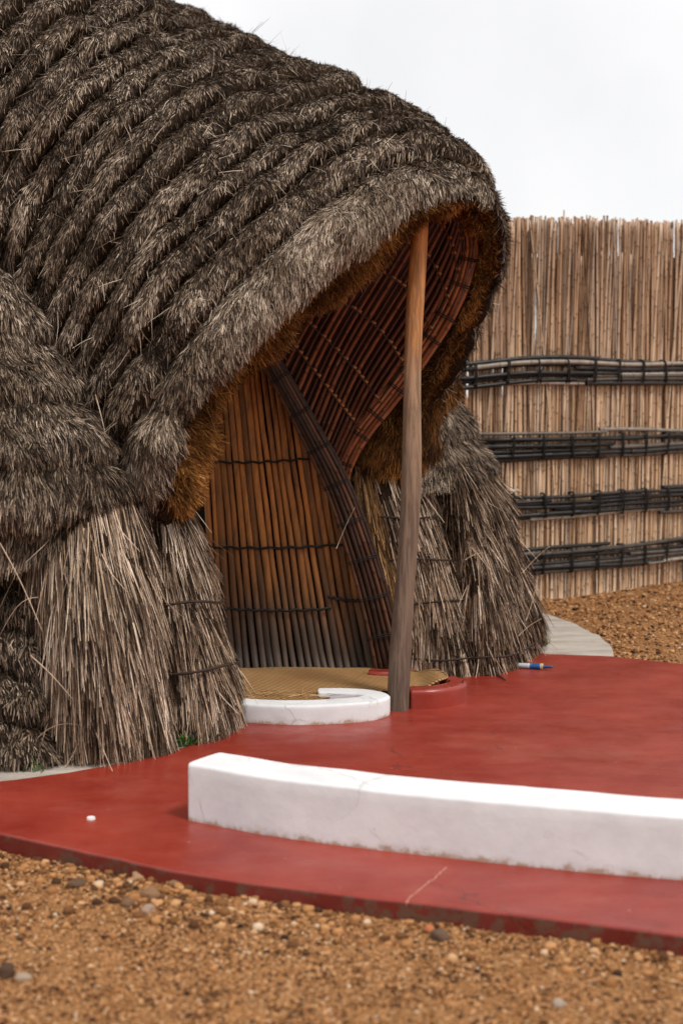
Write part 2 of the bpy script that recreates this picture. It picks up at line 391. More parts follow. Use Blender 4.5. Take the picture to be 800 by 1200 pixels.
front_px = [(-260, 932), (-120, 952), (0, 976), (100, 998), (200, 1019), (300, 1035), (400, 1048), (500, 1059), (600, 1071), (700, 1083), (800, 1096), (1000, 1122), (1150, 1142)]
back_px = [(1150, 792), (960, 784), (800, 778), (720, 769), (640, 766), (560, 752), (300, 752), (235, 800), (286, 852), (200, 880), (150, 892), (80, 905), (0, 915), (-120, 925), (-260, 928)]
slab_pts = densify([G(*p) for p in front_px + back_px], .07, .006)
slab = tag(poly_prism('red_floor', slab_pts, -.13, 0., M_red, .01), kind='structure')
# concrete apron round the foot of the hut
ap = [(-300, 925), (-100, 922), (0, 916), (60, 909), (150, 897), (300, 860), (640, 775), (719, 770), (716, 757), (700, 744), (672, 730), (640, 719), (610, 712), (560, 706), (480, 703), (200, 720), (-300, 800)]
apron = tag(poly_prism('concrete_path', densify([G(p[0], p[1], -.004) for p in ap], .08, .012), -.12, -.004, M_conc, .004), kind='structure')

# loose gravel: nobody could count it
ico_v = []; ph = (1 + 5 ** .5) / 2
oc = np.array([[1, 1, 1], [1, 1, -1], [1, -1, 1], [1, -1, -1], [-1, 1, 1], [-1, 1, -1], [-1, -1, 1], [-1, -1, -1]], float) / 3 ** .5
cubeq = np.array([[0, 2, 3, 1], [4, 5, 7, 6], [0, 1, 5, 4], [2, 6, 7, 3], [0, 4, 6, 2], [1, 3, 7, 5]])
def rock_base():
    bm = bmesh.new(); bmesh.ops.create_cube(bm, size=2); bmesh.ops.subdivide_edges(bm, edges=bm.edges, cuts=1, use_grid_fill=True)
    V = np.array([v.co for v in bm.verts]); bm.verts.ensure_lookup_table()
    Q = np.array([[v.index for v in f.verts] for f in bm.faces]); bm.free()
    V = V / np.linalg.norm(V, axis=1, keepdims=True) ** .75; return V, Q
RV, RQ = rock_base()
def inside(poly, x, y):
    r = np.zeros(x.shape, bool); j = len(poly) - 1
    for i in range(len(poly)):
        xi, yi = poly[i]; xj, yj = poly[j]
        r ^= ((yi > y) != (yj > y)) & (x < (xj - xi) * (y - yi) / (yj - yi + 1e-12) + xi); j = i
    return r
apw = np.array([G(p[0], p[1])[:2] for p in ap])
def pebbles(geo, x0, x1, y0, y1, n, smin, smax, power=3.):
    x = rng.uniform(x0, x1, n); y = rng.uniform(y0, y1, n)
    ok = ~inside(slab_pts, x, y) & ~inside(apw, x, y); x, y = x[ok], y[ok]; n = len(x)
    s = smin + (smax - smin) * rng.random(n) ** power
    sc = np.stack([s, s * rng.uniform(.6, 1, n), s * rng.uniform(.45, .8, n)], 1)
    V = RV[None] * (1 + rng.uniform(-.22, .22, (n, len(RV), 1))) * sc[:, None] / 1.2
    a = rng.uniform(0, 6.283, n); ca, sa = np.cos(a)[:, None], np.sin(a)[:, None]
    Vx = V[..., 0] * ca - V[..., 1] * sa; Vy = V[..., 0] * sa + V[..., 1] * ca
    V = np.stack([Vx + x[:, None], Vy + y[:, None], V[..., 2] + (gz(x, y) + s * .12)[:, None]], -1)
    Q = (RQ[None] + (np.arange(n) * len(RV))[:, None, None]).reshape(-1, 4)
    geo.add(V.reshape(-1, 3), Q, 0, np.repeat(rng.random(n), len(RV)))
g = Geo()
pebbles(g, -1.4, 1.5, 3.3, 5.35, 75000, .002, .009, 2.)
pebbles(g, -2.0, 2.0, 3.2, 5.5, 5000, .005, .015, 4.)
pebbles(g, 1.2, 4.2, 8.3, 12.2, 16000, .006, .02)
# heap of coarser stones washed against the riser at the left
fx = np.array([G(*p)[:2] for p in front_px])
m_ = 500; px_ = np.concatenate([rng.uniform(-50, 800, 260), rng.normal(180, 90, 240)])
for q in range(1):
    yy = np.interp(px_, [p[0] for p in front_px], [p[1] for p in front_px]) + 18 + np.abs(rng.normal(0, 22, m_))
    pts = np.array([G(a, b, -.065) for a, b in zip(px_, yy)])
    s = .006 + .014 * rng.random(m_) ** 2
    V = RV[None] * (1 + rng.uniform(-.25, .25, (m_, len(RV), 1))) * (s[:, None] * np.stack([np.ones(m_), rng.uniform(.6, 1, m_), rng.uniform(.5, .9, m_)], 1))[:, None]
    V = V + np.stack([pts[:, 0], pts[:, 1], gz(pts[:, 0], pts[:, 1]) + s * .3], 1)[:, None]
    g.add(V.reshape(-1, 3), (RQ[None] + (np.arange(m_) * len(RV))[:, None, None]).reshape(-1, 4), 0, np.repeat(rng.random(m_), len(RV)))
gravel = tag(g.build('gravel', M_peb), 'loose orange brown gravel and pebbles on the soil around the red floor', 'gravel', kind='stuff')

# the few stones big enough to pick out
stone_spec = [(71, 1004, .026, (.55, .4, .28), 'pale orange stone nearest the red floor at far left'),
    (180, 1020, .026, (.42, .22, .1), 'tan stone touching the red riser left of the big cluster'),
    (92, 1036, .032, (.13, .075, .045), 'dark flat stone lying left of the stone cluster'),
    (163, 1030, .034, (.4, .24, .14), 'large rounded tan stone at the top of the stone cluster'),
    (176, 1052, .034, (.28, .15, .08), 'brown angular stone in the middle of the cluster'),
    (150, 1060, .026, (.2, .11, .06), 'small dark brown stone low in the cluster'),
    (174, 1068, .023, (.42, .28, .2), 'pale pinkish stone at the bottom of the cluster'),
    (205, 1040, .022, (.3, .17, .09), 'dull brown stone just right of the cluster'),
    (238, 1034, .026, (.48, .3, .17), 'buff stone pressed against the riser right of the cluster'),
    (28, 1148, .026, (.38, .28, .2), 'flat pale stone near the bottom left corner'),
    (8, 1142, .03, (.09, .05, .03), 'dark brown stone at the bottom left corner'),
    (516, 1098, .03, (.14, .085, .055), 'dark pointed stone below the joint in the red floor'),
    (503, 1091, .018, (.5, .17, .07), 'small orange red chip beside the dark pointed stone'),
    (655, 1176, .02, (.42, .32, .24), 'pale pebble near the bottom right of the gravel')]
for i, (px, py, s, c, lab) in enumerate(stone_spec):
    bm = bmesh.new(); bmesh.ops.create_icosphere(bm, subdivisions=3, radius=1)
    V = np.array([v.co for v in bm.verts]); 
    d = 1 + .5 * fbm(V[:, 0] * 1.7 + i * 7, V[:, 1] * 1.3, V[:, 2] * 1.3, i) + .06 * noise(V[:, 0] * 6, V[:, 1] * 6, V[:, 2] * 6, i)
    p = G(px, py, -.06); fl = .45 if 'flat' in lab else .72
    for v, dd in zip(bm.verts, d): v.co = Vector((v.co.x * s * dd, v.co.y * s * .8 * dd, v.co.z * s * fl * dd))
    for f in bm.faces: f.smooth = True
    me = bpy.data.meshes.new('stone'); bm.to_mesh(me); bm.free()
    mt = Mat('stone_' + str(i), .85, .2); mt.color(mt.mix(mt.noise(50, 4, .6), c, tuple(x * .6 for x in c))); mt.bump(mt.noise(90, 4, .6), .6, .004)
    me.materials.append(mt.m)
    o = link('stone', me); o.location = (p[0], p[1], float(gz(p[0], p[1])) + s * fl * .45); o.rotation_euler.z = i * 1.7
    tag(o, lab, 'stone', 'larger stones in the gravel')

# ================================================================== HUT
hut = empty('thatched_hut', G(380, 790))
tag(hut, 'grass thatched beehive hut with a deep layered hood over its doorway', 'hut')
UP = np.array([0, 0, 1.])
def bil(A, i, j, fi, fj):
    return (A[i, j] * ((1 - fi) * (1 - fj))[:, None] + A[i + 1, j] * (fi * (1 - fj))[:, None]
            + A[i, j + 1] * ((1 - fi) * fj)[:, None] + A[i + 1, j + 1] * (fi * fj)[:, None])
def scatter(A, n, wgt=None):
    """area weighted random points on the grid: returns indices and fractions"""
    e1 = A[1:, :-1] - A[:-1, :-1]; e2 = A[:-1, 1:] - A[:-1, :-1]
    ar = np.linalg.norm(np.cross(e1, e2), axis=2)
    if wgt is not None: ar = ar * wgt[:-1, :-1]
    p = ar.ravel() / ar.sum(); c = np.cumsum(p)
    ix = np.searchsorted(c, rng.random(n)); ix = np.minimum(ix, len(p) - 1)
    i, j = np.unravel_index(ix, ar.shape)
    return i, j, rng.random(n), rng.random(n)
def outward(N, A, away):
    c = np.asarray(away, float); d = A - c; s = np.sign((N * d).sum(2).mean()); return N * (s if s else 1)

# ---------------- roof shell: hood and dome, layer by layer
rows = [
 [(214,588,6.9),(250,480,6.95),(335,388,7.05),(420,318,7.2),(488,266,7.3),(528,240,7.45),(558,298,7.65),(531,384,7.95),(484,478,8.2),(478,520,8.4)],
 [(206,592,6.72),(238,484,6.72),(320,388,6.8),(408,308,6.93),(485,250,7.1),(552,238,7.3),(574,300,7.55),(545,392,7.9),(502,474,8.2),(490,520,8.4)],
 [(196,572,6.64),(222,476,6.6),(304,380,6.66),(395,298,6.8),(482,236,6.98),(565,222,7.28),(592,288,7.6),(562,392,8.0),(512,470,8.3),(500,520,8.6)],
 [(160,505,6.68),(190,440,6.62),(256,352,6.62),(350,266,6.76),(448,196,7.05),(545,172,7.5),(583,262,8.0),(556,375,8.4),(512,462,8.7),(505,540,8.9)],
 [(92,420,6.88),(122,352,6.78),(172,286,6.76),(258,206,6.88),(356,142,7.25),(458,110,7.95),(540,190,8.7),(528,330,9.1),(500,460,9.3),(520,735,9.3)],
 [(12,312,7.02),(38,242,7.0),(78,182,7.05),(134,126,7.22),(206,72,7.75),(304,42,8.7),(420,120,9.5),(450,300,9.9),(450,460,10.0),(460,715,10.0)],
 [(-64,240,7.1),(-45,132,7.15),(0,70,7.3),(56,20,7.65),(125,-22,8.3),(190,-8,9.4),(320,60,10.1),(370,280,10.5),(380,460,10.6),(390,705,10.6)],
 [(-300,150,7.3),(-250,0,7.4),(-180,-80,7.9),(-100,-125,8.7),(-30,-135,9.5),(20,-90,10.5),(150,20,11.0),(240,250,11.4),(280,460,11.5),(300,690,11.5)],
]
sh_ = {4: (-8, 12), 5: (-18, 24), 6: (-28, 18), 7: (-32, 0), 8: (-20, -8)}
for i_, r_ in enumerate(rows):
    for j_, (dx_, dy_) in sh_.items():
        k_ = (0, .2, .8, 1, 1, 1.15, 1.3, 1.3)[i_]; p_ = r_[j_]; r_[j_] = (p_[0] + dx_ * k_, p_[1] + dy_ * k_ * (i_ > 1), p_[2])
    a_ = np.array(r_[0], float); b_ = np.array(r_[1], float)
    rows[i_] = [tuple(a_ + ((-4, 45, .12) if i_ < 3 else (a_ - b_) * .6 + np.array([-6, 14, .28])))] + r_
rows.insert(0, [(p[0] + (-4 if q_ < 5 else -22), p[1] - (16 if q_ < 5 else -4), p[2] + (.14 if q_ < 5 else .22)) for q_, p in enumerate(rows[0])])
tk = [-1.6, -1, -.45, 0, 1, 4.2, 8.4, 12.6, 18]
A0, tq, sq = net(rows, tk, 480, 560, [-1, 0, 1, 2, 3, 4, 5, 6, 7, 8, 9])
N0, DT0, DS0 = frames(A0); N0 = N0 * np.sign((N0 * (A0 - np.array([-1.2, 9.2, 1.0]))).sum(2).mean())
T, S = np.meshgrid(tq, sq, indexing='ij')
arc = np.cumsum(np.linalg.norm(np.diff(A0, axis=1, prepend=A0[:, :1]), axis=2), axis=1)   # metres along each layer
mask = smooth(.9, 1.6, T)
Tw = T + mask * (.22 * noise(arc * 1.6, T * .45, 0, 11) + .09 * noise(arc * 4.5, T * .9, 3, 12)) + .5 * mask * smooth(3.0, 0, S) * noise(T * .3, 2, 0, 9) * .6
layer = np.floor(Tw); ph = Tw - layer
prof = np.where(ph < .32, np.sqrt(np.clip(1 - ((.32 - ph) / .32) ** 2, 0, 1)), (1 - ((ph - .32) / .68) ** 2) ** .8)
tuft = 1.15 * fbm(arc * 5.2 + layer * 3.7, layer * 5.1, 0, 21, 2); tuft2 = noise(arc * 11 + layer * 1.7, ph * 2, layer * 3.1, 25)
amp = np.where(T > 0, .115, 0) * (1 + .34 * tuft) * smooth(0, .1, T) * (1 + .25 * smooth(8, 14, T))
lump = .5 + .5 * tuft
hgt = amp * prof + np.where(T > 0, .012 * tuft2 + .02 * tuft * prof, 0)
hgt = hgt + np.where(T <= 0, .05 * smooth(-1, -.5, T) * smooth(.02, -.4, T) * 0 + .085 * fbm(arc * 5, T * 1.5, 0, 44), 0) + .03 * fbm(A0[..., 0] * 1.5, A0[..., 1] * 1.5, A0[..., 2] * 1.5, 50)
A1 = A0 + N0 * hgt[..., None]
over = (amp * prof * .32 * smooth(1.0, .0, ph))[..., None]            # each layer's cut edge hangs over the one below
A1 = A1 - DT0 * over - UP * over * .45
g = Geo()
i0 = int(np.searchsorted(tq, -.02))
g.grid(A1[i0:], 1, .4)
# straw on the outside
N1, DT1, DS1 = frames(A1); N1 = N1 * np.sign((N1 * N0).sum(2, keepdims=True))
def roof_blades(n, tlo, thi, slo, shi, L, W, mat, lift, geo, mixv=(.32, .36, .62), rmul=1., jit=.28, lo=0.):
    w = ((T >= tlo) & (T <= thi) & (S >= slo) & (S <= shi)).astype(float) * np.where(ph > .93, .1, np.where(ph < .2, .13, 1.))  # straw thinned on layer undersides so the dark bed stands in for shade
    i, j, fi, fj = scatter(A1, n, w)
    P = bil(A1, i, j, fi, fj); N = bil(N1, i, j, fi, fj); N /= np.linalg.norm(N, axis=1, keepdims=True)
    ds = DS1[i, j]; dt = DT1[i, j]; ds = ds - N * (ds * N).sum(1, keepdims=True); dt = dt - N * (dt * N).sum(1, keepdims=True)
    gr = -UP[None] - N * (-(N @ UP))[:, None]; 
    cl = np.repeat(np.stack([noise(arc[i, j] * 7, layer[i, j] * 3 + 1, 0, 61), noise(arc[i, j] * 7, layer[i, j] * 3 + 1, 9, 62)], 1), 1, 0)
    D = -ds * (mixv[0] + .35 * cl[:, :1]) - dt * (mixv[1] + .2 * cl[:, 1:]) + gr * mixv[2] + N * (lift + .08 * rng.normal(0, 1, (n, 1))) + rng.normal(0, jit, (n, 3))
    c2 = np.stack([noise(P[:, 0] * 34, P[:, 1] * 34, P[:, 2] * 34, 70 + q_) for q_ in range(4)], 1)
    D = D + c2[:, :3] * .42; dn = (D * N).sum(1, keepdims=True); D = D + N * (np.maximum(dn, .10) - dn)
    fan = smooth(.3, 0, ph[i, j])[:, None]; D = D - DT0[i, j] * .12 * fan
    l = L * rng.uniform(.55, 1.3, n); r = np.clip(rng.beta(1.1, 1.7, n) * rmul + .22 * c2[:, 3] + .06 * cl[:, 0] + .14 * tuft[i, j] * (ph[i, j] < .95)  + lo, 0, 1)
    geo.blades(P + N * .001, D, N, l, W * rng.uniform(.6, 1.5, n), .3, mat, r)
roof_blades(350000, 0, 14, -.8, 6.0, .029, .0024, 0, .11, g, jit=.12)
roof_blades(50000, .1, 1.15, -.8, 6.4, .055, .0026, 0, .08, g, rmul=1.2, jit=.10, lo=.06)
roof_blades(1800, 1, 14, 0, 5.0, .13, .0018, 0, .5, g, jit=.5, lo=.3)
roof_blades(40000, 0, 18, 6.0, 9, .06, .004, 0, .2, g)
roof_blades(14000, 14, 18, 0, 6, .06, .005, 0, .2, g)
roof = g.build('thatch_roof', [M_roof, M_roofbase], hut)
# golden underside of the rim, warm reflected light painted into the straw
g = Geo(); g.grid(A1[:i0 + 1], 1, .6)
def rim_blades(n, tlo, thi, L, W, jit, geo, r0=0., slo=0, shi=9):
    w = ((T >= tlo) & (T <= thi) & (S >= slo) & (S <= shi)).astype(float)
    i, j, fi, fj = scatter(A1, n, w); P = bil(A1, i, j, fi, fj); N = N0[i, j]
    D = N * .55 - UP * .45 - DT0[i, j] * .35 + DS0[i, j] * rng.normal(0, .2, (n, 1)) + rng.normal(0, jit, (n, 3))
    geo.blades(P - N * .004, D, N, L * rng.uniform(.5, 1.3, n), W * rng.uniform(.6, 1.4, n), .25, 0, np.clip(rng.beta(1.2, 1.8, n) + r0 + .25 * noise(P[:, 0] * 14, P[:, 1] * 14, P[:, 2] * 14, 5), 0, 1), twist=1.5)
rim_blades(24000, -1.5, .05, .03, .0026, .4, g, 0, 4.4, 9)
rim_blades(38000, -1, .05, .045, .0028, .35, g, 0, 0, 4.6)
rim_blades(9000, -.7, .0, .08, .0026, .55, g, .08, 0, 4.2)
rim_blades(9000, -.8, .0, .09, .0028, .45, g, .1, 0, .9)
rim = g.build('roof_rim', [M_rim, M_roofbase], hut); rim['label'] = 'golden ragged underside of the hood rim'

# ---------------- walls of thatch either side of the doorway
def wall_patch(name, rows_, tk_, nt_, ns_, nb, L, W, mats, lump=.03, layers=0, jit=.14, lift=.1, furry=False, seed=0, away=(0, 9.5, 1.), fringe=0, rmul=1., lo=0., build=True, amp=.05):
    A, tq_, sq_ = net(rows_, tk_, nt_, ns_)
    N, DT, DS = frames(A); c = np.asarray(away); N = N * np.sign((N * (A - c)).sum(2).mean())
    TT, SS = np.meshgrid(tq_, sq_, indexing='ij')
    h = lump * fbm(A[..., 0] * 5, A[..., 1] * 5, A[..., 2] * 2.2, 70 + seed) + .012 * noise(A[..., 0] * 22, A[..., 1] * 22, A[..., 2] * 6, 90 + seed)
    if layers:
        u = (TT - tk_[0]) / (tk_[-1] - tk_[0]) * layers + .25 * noise(A[..., 0] * 4, A[..., 2] * 2, 0, 95 + seed) + .1 * noise(A[..., 0] * 11, 0, A[..., 2] * 3, 96 + seed)
        p = 1 - (u - np.floor(u))
        h = h + amp * np.where(p < .22, np.sqrt(np.clip(1 - ((.22 - p) / .22) ** 2, 0, 1)), 1 - ((p - .22) / .78) ** 1.4)
    A = A + N * h[..., None]
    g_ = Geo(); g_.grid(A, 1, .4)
    N1_, _, _ = frames(A); N1_ = N1_ * np.sign((N1_ * N).sum(2, keepdims=True))
    k1_ = .88 if furry else .35; N = N * (1 - k1_) + N1_ * k1_; N /= np.linalg.norm(N, axis=2, keepdims=True)
    DT = DT - N * (DT * N).sum(2, keepdims=True)
    i, j, fi, fj = scatter(A, nb); P = bil(A, i, j, fi, fj); Nn = bil(N, i, j, fi, fj); Nn /= np.linalg.norm(Nn, axis=1, keepdims=True)
    D = DT[i, j] * 1. + Nn * (lift + .5 * lift * rng.normal(0, 1, (nb, 1))) + DS[i, j] * ((.22 if furry else .10) * noise(P[:, 0] * 6, P[:, 1] * 6, P[:, 2] * 3, 88 + seed))[:, None] + rng.normal(0, jit, (nb, 3))
    if furry: gr_ = -UP[None] + Nn * (Nn @ UP)[:, None]; D = D + gr_ * .3
    cl = noise(P[:, 0] * 9, P[:, 1] * 9, P[:, 2] * 1.8, 99 + seed)
    fz = 34 if furry else 6; c2 = np.stack([noise(P[:, 0] * 34, P[:, 1] * 34, P[:, 2] * fz, 170 + q_ + seed) for q_ in range(4)], 1)
    D = D + c2[:, :3] * (.36 if furry else .07)
    if furry: dn = (D * Nn).sum(1, keepdims=True); D = D + Nn * (np.maximum(dn, .12) - dn)
    l = L * rng.uniform(.5, 1.25, nb)
    zlim = np.clip((P[:, 2] - .0) / np.maximum(-D[:, 2] / np.linalg.norm(D, axis=1), .05), .03, 9)
    l = np.minimum(l, zlim)
    g_.blades(P - Nn * (-.002 if furry else .006), D, Nn, l, W * rng.uniform(.5, 1.5, nb), .12, 0, np.clip(rng.beta(1.2, 1.6, nb) * rmul + .12 * cl + .24 * c2[:, 3] + lo - .04, 0, 1))
    if fringe:   # stiff stray stalks
        i, j, fi, fj = scatter(A, fringe); P = bil(A, i, j, fi, fj); Nn = N[i, j]
        D = DT[i, j] + Nn * .12 + rng.normal(0, .2, (fringe, 3)); D /= np.linalg.norm(D, axis=1, keepdims=True)
        l = np.minimum(L * rng.uniform(.5, 1.1, fringe), np.clip(P[:, 2] / np.maximum(-D[:, 2], .05), .03, 9))
        g_.blades(P, D, Nn, l, W * 1.1, .3, 0, np.clip(rng.random(fringe) * .5 + .5, 0, 1))
    return g_, A, N, (g_.build(name, mats, hut) if build else None)
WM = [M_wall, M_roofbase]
# left: stepped side wall of the dome at the far left
rc = [[(-350,640,6.75),(-150,640,6.65),(0,640,6.6),(50,640,6.62),(70,640,6.9)],
      [(-350,760,6.35),(-150,760,6.35),(0,760,6.34),(48,760,6.38),(66,760,6.8)],
      [(-350,935,5.7),(-150,922,5.84),(0,911,5.95),(50,902,6.06),(70,890,6.5)]]
wall_patch('thatch_wall', rc, [0, 1, 2], 150, 120, 40000, .05, .003, [M_roof, M_roofbase], .01, 5, .16, .2, True, 1, amp=.085)
# left: matted shoulder
ra = [[(-350,180,7.2),(-150,240,7.0),(-40,290,6.95),(0,306,6.95),(18,322,7.0),(24,330,7.3)],
      [(-350,350,6.8),(-150,370,6.7),(-30,390,6.63),(25,400,6.68),(54,410,6.85),(62,415,7.2)],
      [(-350,480,6.6),(-150,490,6.42),(-10,490,6.36),(60,490,6.46),(106,490,6.68),(118,490,7.1)],
      [(-350,590,6.45),(-150,590,6.27),(0,580,6.2),(80,570,6.32),(138,560,6.55),(152,560,7.0)],
      [(-350,690,6.45),(-150,690,6.3),(0,668,6.26),(60,640,6.33),(148,628,6.56),(165,625,7.0)]]
wall_patch('thatch_shoulder', ra, [0, 1, 2, 3, 4], 200, 200, 110000, .055, .0025, [M_roof, M_roofbase], .075, 4.4, .13, .1, True, 2, rmul=1.0, amp=.07, fringe=300)
# left: long straw skirt under the shoulder
rb = [[(5,590,7.0),(30,590,6.6),(90,575,6.42),(138,565,6.52),(160,560,6.75),(165,555,7.2)],
      [(18,690,6.9),(42,690,6.38),(105,680,6.16),(155,675,6.3),(177,672,6.55),(180,670,7.1)],
      [(28,790,6.8),(55,795,6.25),(112,795,6.05),(165,790,6.2),(188,785,6.45),(190,780,7.0)],
      [(45,898,6.3),(75,901,6.08),(120,898,6.09),(168,893,6.14),(202,886,6.26),(206,875,6.9)]]
wall_patch('straw_skirt', rb, [0, 1, 2, 3], 140, 120, 32000, .34, .0042, WM, .035, 0, .03, .035, False, 3, fringe=300, rmul=1.2, lo=.05)
# left: tied roll beside the doorway
rr = [[(118,540,7.2),(150,545,6.96),(185,552,6.86),(210,568,7.02),(212,570,7.5)],
      [(135,640,7.05),(165,640,6.8),(205,640,6.68),(237,640,6.92),(232,640,7.5)],
      [(150,712,6.95),(180,712,6.66),(222,710,6.58),(251,706,6.88),(245,700,7.5)],
      [(165,790,6.85),(195,790,6.55),(242,786,6.5),(271,778,6.84),(265,770,7.5)],
      [(172,870,6.7),(200,882,6.36),(250,872,6.45),(284,850,6.82),(275,830,7.5)]]
_, RA, RN, roll = wall_patch('straw_roll', rr, [0, 1, 2, 3, 4], 140, 90, 22000, .24, .0040, WM, .015, 0, .03, .03, False, 4, fringe=120, rmul=1.15, lo=.02)
WG = [M_wallgold, M_roofbase]
# right: golden panel beside the arch, tied with cords
rp = [[(383,532,8.4),(410,536,8.22),(450,538,8.2),(495,536,8.25),(515,530,8.6)],
      [(403,620,8.25),(430,620,8.12),(475,620,8.08),(515,620,8.14),(532,620,8.5)],
      [(423,700,8.15),(450,700,8.04),(495,700,8.0),(532,700,8.03),(550,700,8.4)],
      [(442,782,8.1),(465,785,8.04),(500,790,7.97),(543,793,7.92),(562,785,8.3)]]
_, PA, PN, panel = wall_patch('straw_panel', rp, [0, 1, 2, 3], 140, 110, 26000, .28, .0050, WM, .006, 0, .018, .02, False, 5, fringe=60, rmul=1.2, lo=.10)
g_, _, _, _ = wall_patch('x', [[U(*r[0]), U(*r[1]) + [0, -.03, 0], U(*r[1]) * .5 + U(*r[2]) * .5 + [0, -.025, 0]] for r in rp[:3]], [0, 1, 2], 80, 50, 12000, .30, .0050, WG, .006, 0, .018, .02, False, 6, build=False)
tag(g_.build('golden_straw', WG, hut), 'golden straw beside the arch with a painted warm tint')
# right: darker outer straw, ragged at the edge
rq = [[(510,500,8.6),(522,500,8.47),(534,500,8.6),(545,500,8.9),(540,500,9.3)],
      [(515,590,8.3),(540,588,8.17),(564,588,8.3),(586,588,8.6),(580,588,9.2)],
      [(533,690,8.2),(560,690,8.03),(589,690,8.15),(615,690,8.5),(610,690,9.2)],
      [(548,795,8.05),(572,792,7.98),(600,781,8.2),(628,764,8.7),(625,745,9.2)]]
_, QA, QN, _ = wall_patch('outer_straw', rq, [0, 1, 2, 3], 140, 110, 26000, .24, .0042, WM, .03, 2.5, .05, .05, False, 7, fringe=700, rmul=.95, amp=.03)
# right: golden cap under the hood, warm bounce painted in; weathered cap outside
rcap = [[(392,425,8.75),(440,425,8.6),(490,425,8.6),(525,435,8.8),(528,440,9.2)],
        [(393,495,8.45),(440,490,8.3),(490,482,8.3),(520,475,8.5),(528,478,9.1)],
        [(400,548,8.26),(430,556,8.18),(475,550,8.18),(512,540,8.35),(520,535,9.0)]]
wall_patch('golden_cap', rcap, [0, 1, 2], 100, 100, 26000, .09, .003, [M_rim, M_roofbase], .04, 2, .2, .12, True, 8, rmul=.8, amp=.04)
rcap2 = [[(470,452,8.75),(500,450,8.6),(516,454,8.7),(522,462,9.2)],
         [(472,512,8.4),(510,508,8.35),(540,500,8.6),(546,500,9.2)],
         [(482,575,8.2),(515,572,8.17),(562,550,8.5),(568,545,9.2)]]
wall_patch('weathered_thatch', rcap2, [0, 1, 2], 100, 100, 30000, .08, .0026, [M_roof, M_roofbase], .03, 1.6, .16, .15, True, 9, rmul=1.1, amp=.04)

def cord_on(A, N, row, parent, c0=0, c1=None, r=.005, off=.022, name='binding_cord', sag=0.):
    n_ = A.shape[0]; i = min(n_ - 2, row * (n_ - 1)); i0_ = int(i); f = i - i0_
    L = A[i0_] * (1 - f) + A[i0_ + 1] * f + N[i0_] * off
    L = L[c0:c1][::3].copy(); L = (L + np.roll(L, 1, 0) + np.roll(L, -1, 0))[1:-1] / 3
    q = np.linspace(0, 1, len(L)); L[:, 2] += .008 * np.sin(q * 9 + row * 20) + sag * np.sin(q * math.pi)
    g_ = Geo(); g_.tube(L, r * (1 + .2 * np.sin(q * 60)), 6)
    return g_.build(name, M_cord, parent)
for rw in (.50, .75): cord_on(RA, RN, rw, roll, 8, 86, .007, .042)
for rw in (.28, .49, .69, .93): cord_on(PA, PN, rw, panel, 4, 106, .006, .034)
cord_on(QA, QN, .93, panel, 4, 80, .006, .045)

# ---------------- canes
def cane_tube(geo, pts, r, sides=7, mat=0, rnd=.5, node=.22, jitter=0., samples=None):
    """a jointed cane following pts: slight swelling and a ring at every joint"""
    pts = np.asarray(pts, float); L = np.linalg.norm(np.diff(pts, axis=0), axis=1); s = np.r_[0, np.cumsum(L)]
    tot = s[-1]; st = []; a = rng.uniform(0, node)
    while a < tot: st.append(a); a += node * rng.uniform(.75, 1.3)
    q = [0.]; 
    for a in st: q += [a - .012, a - .003, a + .003, a + .012]
    q += list(np.linspace(0, tot, max(3, int(tot / .12)))); q.append(tot)
    q = np.unique(np.clip(q, 0, tot)); d = np.min(np.abs(q[:, None] - np.array(st)[None]), 1) if st else np.full(len(q), 9.)
    P = np.stack([np.interp(q, s, pts[:, k_]) for k_ in range(3)], 1)
    rad = r * (1 + .16 * (d < .004)) * np.linspace(1, .85, len(q))
    aux = np.repeat((d < .006).astype(float), sides)
    aux = np.r_[aux, [0, 0]]
    geo.tube(P, rad, sides, mat, rnd, True, aux)

# vertical pole screen that closes the doorway's inner side
pw = empty_ = None
jamb_px = [(282, 372), (300, 398), (330, 448), (362, 506), (394, 570), (424, 655), (444, 728), (458, 790)]
jx = lambda y: np.interp(y, [p[1] for p in jamb_px], [p[0] for p in jamb_px])
g = Geo(); npole = 23; tops = []
for i in range(npole):
    u = i / (npole - 1); xb = 255 + 199 * u; yb = 784 + 8 * u
    lean = 16 + 42 * u ** .8
    def xa(y): return xb - lean * ((yb - y) / 350) ** .9 * 1.15
    ytop = 380
    ys = np.linspace(yb, 370, 60)
    for y_ in ys:
        if xa(y_) > jx(y_) + 6: ytop = y_; break
    Yb = 7.93 - .03 * math.sin(u * 3) ; ys = np.linspace(yb, ytop, 14)
    pts = np.array([U(xa(y_) + 1.2 * noise(y_ * .02, i * 3.3, 0, 5), y_, Yb + .10 * (yb - y_) / 400) for y_ in ys])
    r = .0185 * rng.uniform(.8, 1.2)
    rad = r * (1 + .06 * noise(ys * .03, i * 7.7, 0, 6)) * np.linspace(1.05, .88, 14)
    g.tube(pts, rad, 12, 0, rng.random()); 
for p_ in range(0): pass
screen = g.build('pole_screen', M_pole, hut); screen['label'] = 'screen of upright orange brown poles, grey at the foot'
def screen_cord(yl, yr, x0, x1, rad=.007):
    g_ = Geo(); n_ = 60; q = np.linspace(0, 1, n_)
    xs = x0 + (x1 - x0) * q; ys = yl + (yr - yl) * q + 3 * np.sin(q * 3.1)
    Y_ = 7.873 + .10 * (788 - ys) / 400
    P = np.array([U(a, b, c) for a, b, c in zip(xs, ys, Y_)]); P[:, 1] += .004 * np.sin(q * 23 * 3.14 * (x1 - x0) / 222)
    P[:, 2] += .004 * np.sin(q * 47)
    g_.tube(P, rad * (1 + .4 * np.abs(np.sin(q * 35))), 6); return g_.build('binding_cord', M_tie, screen)
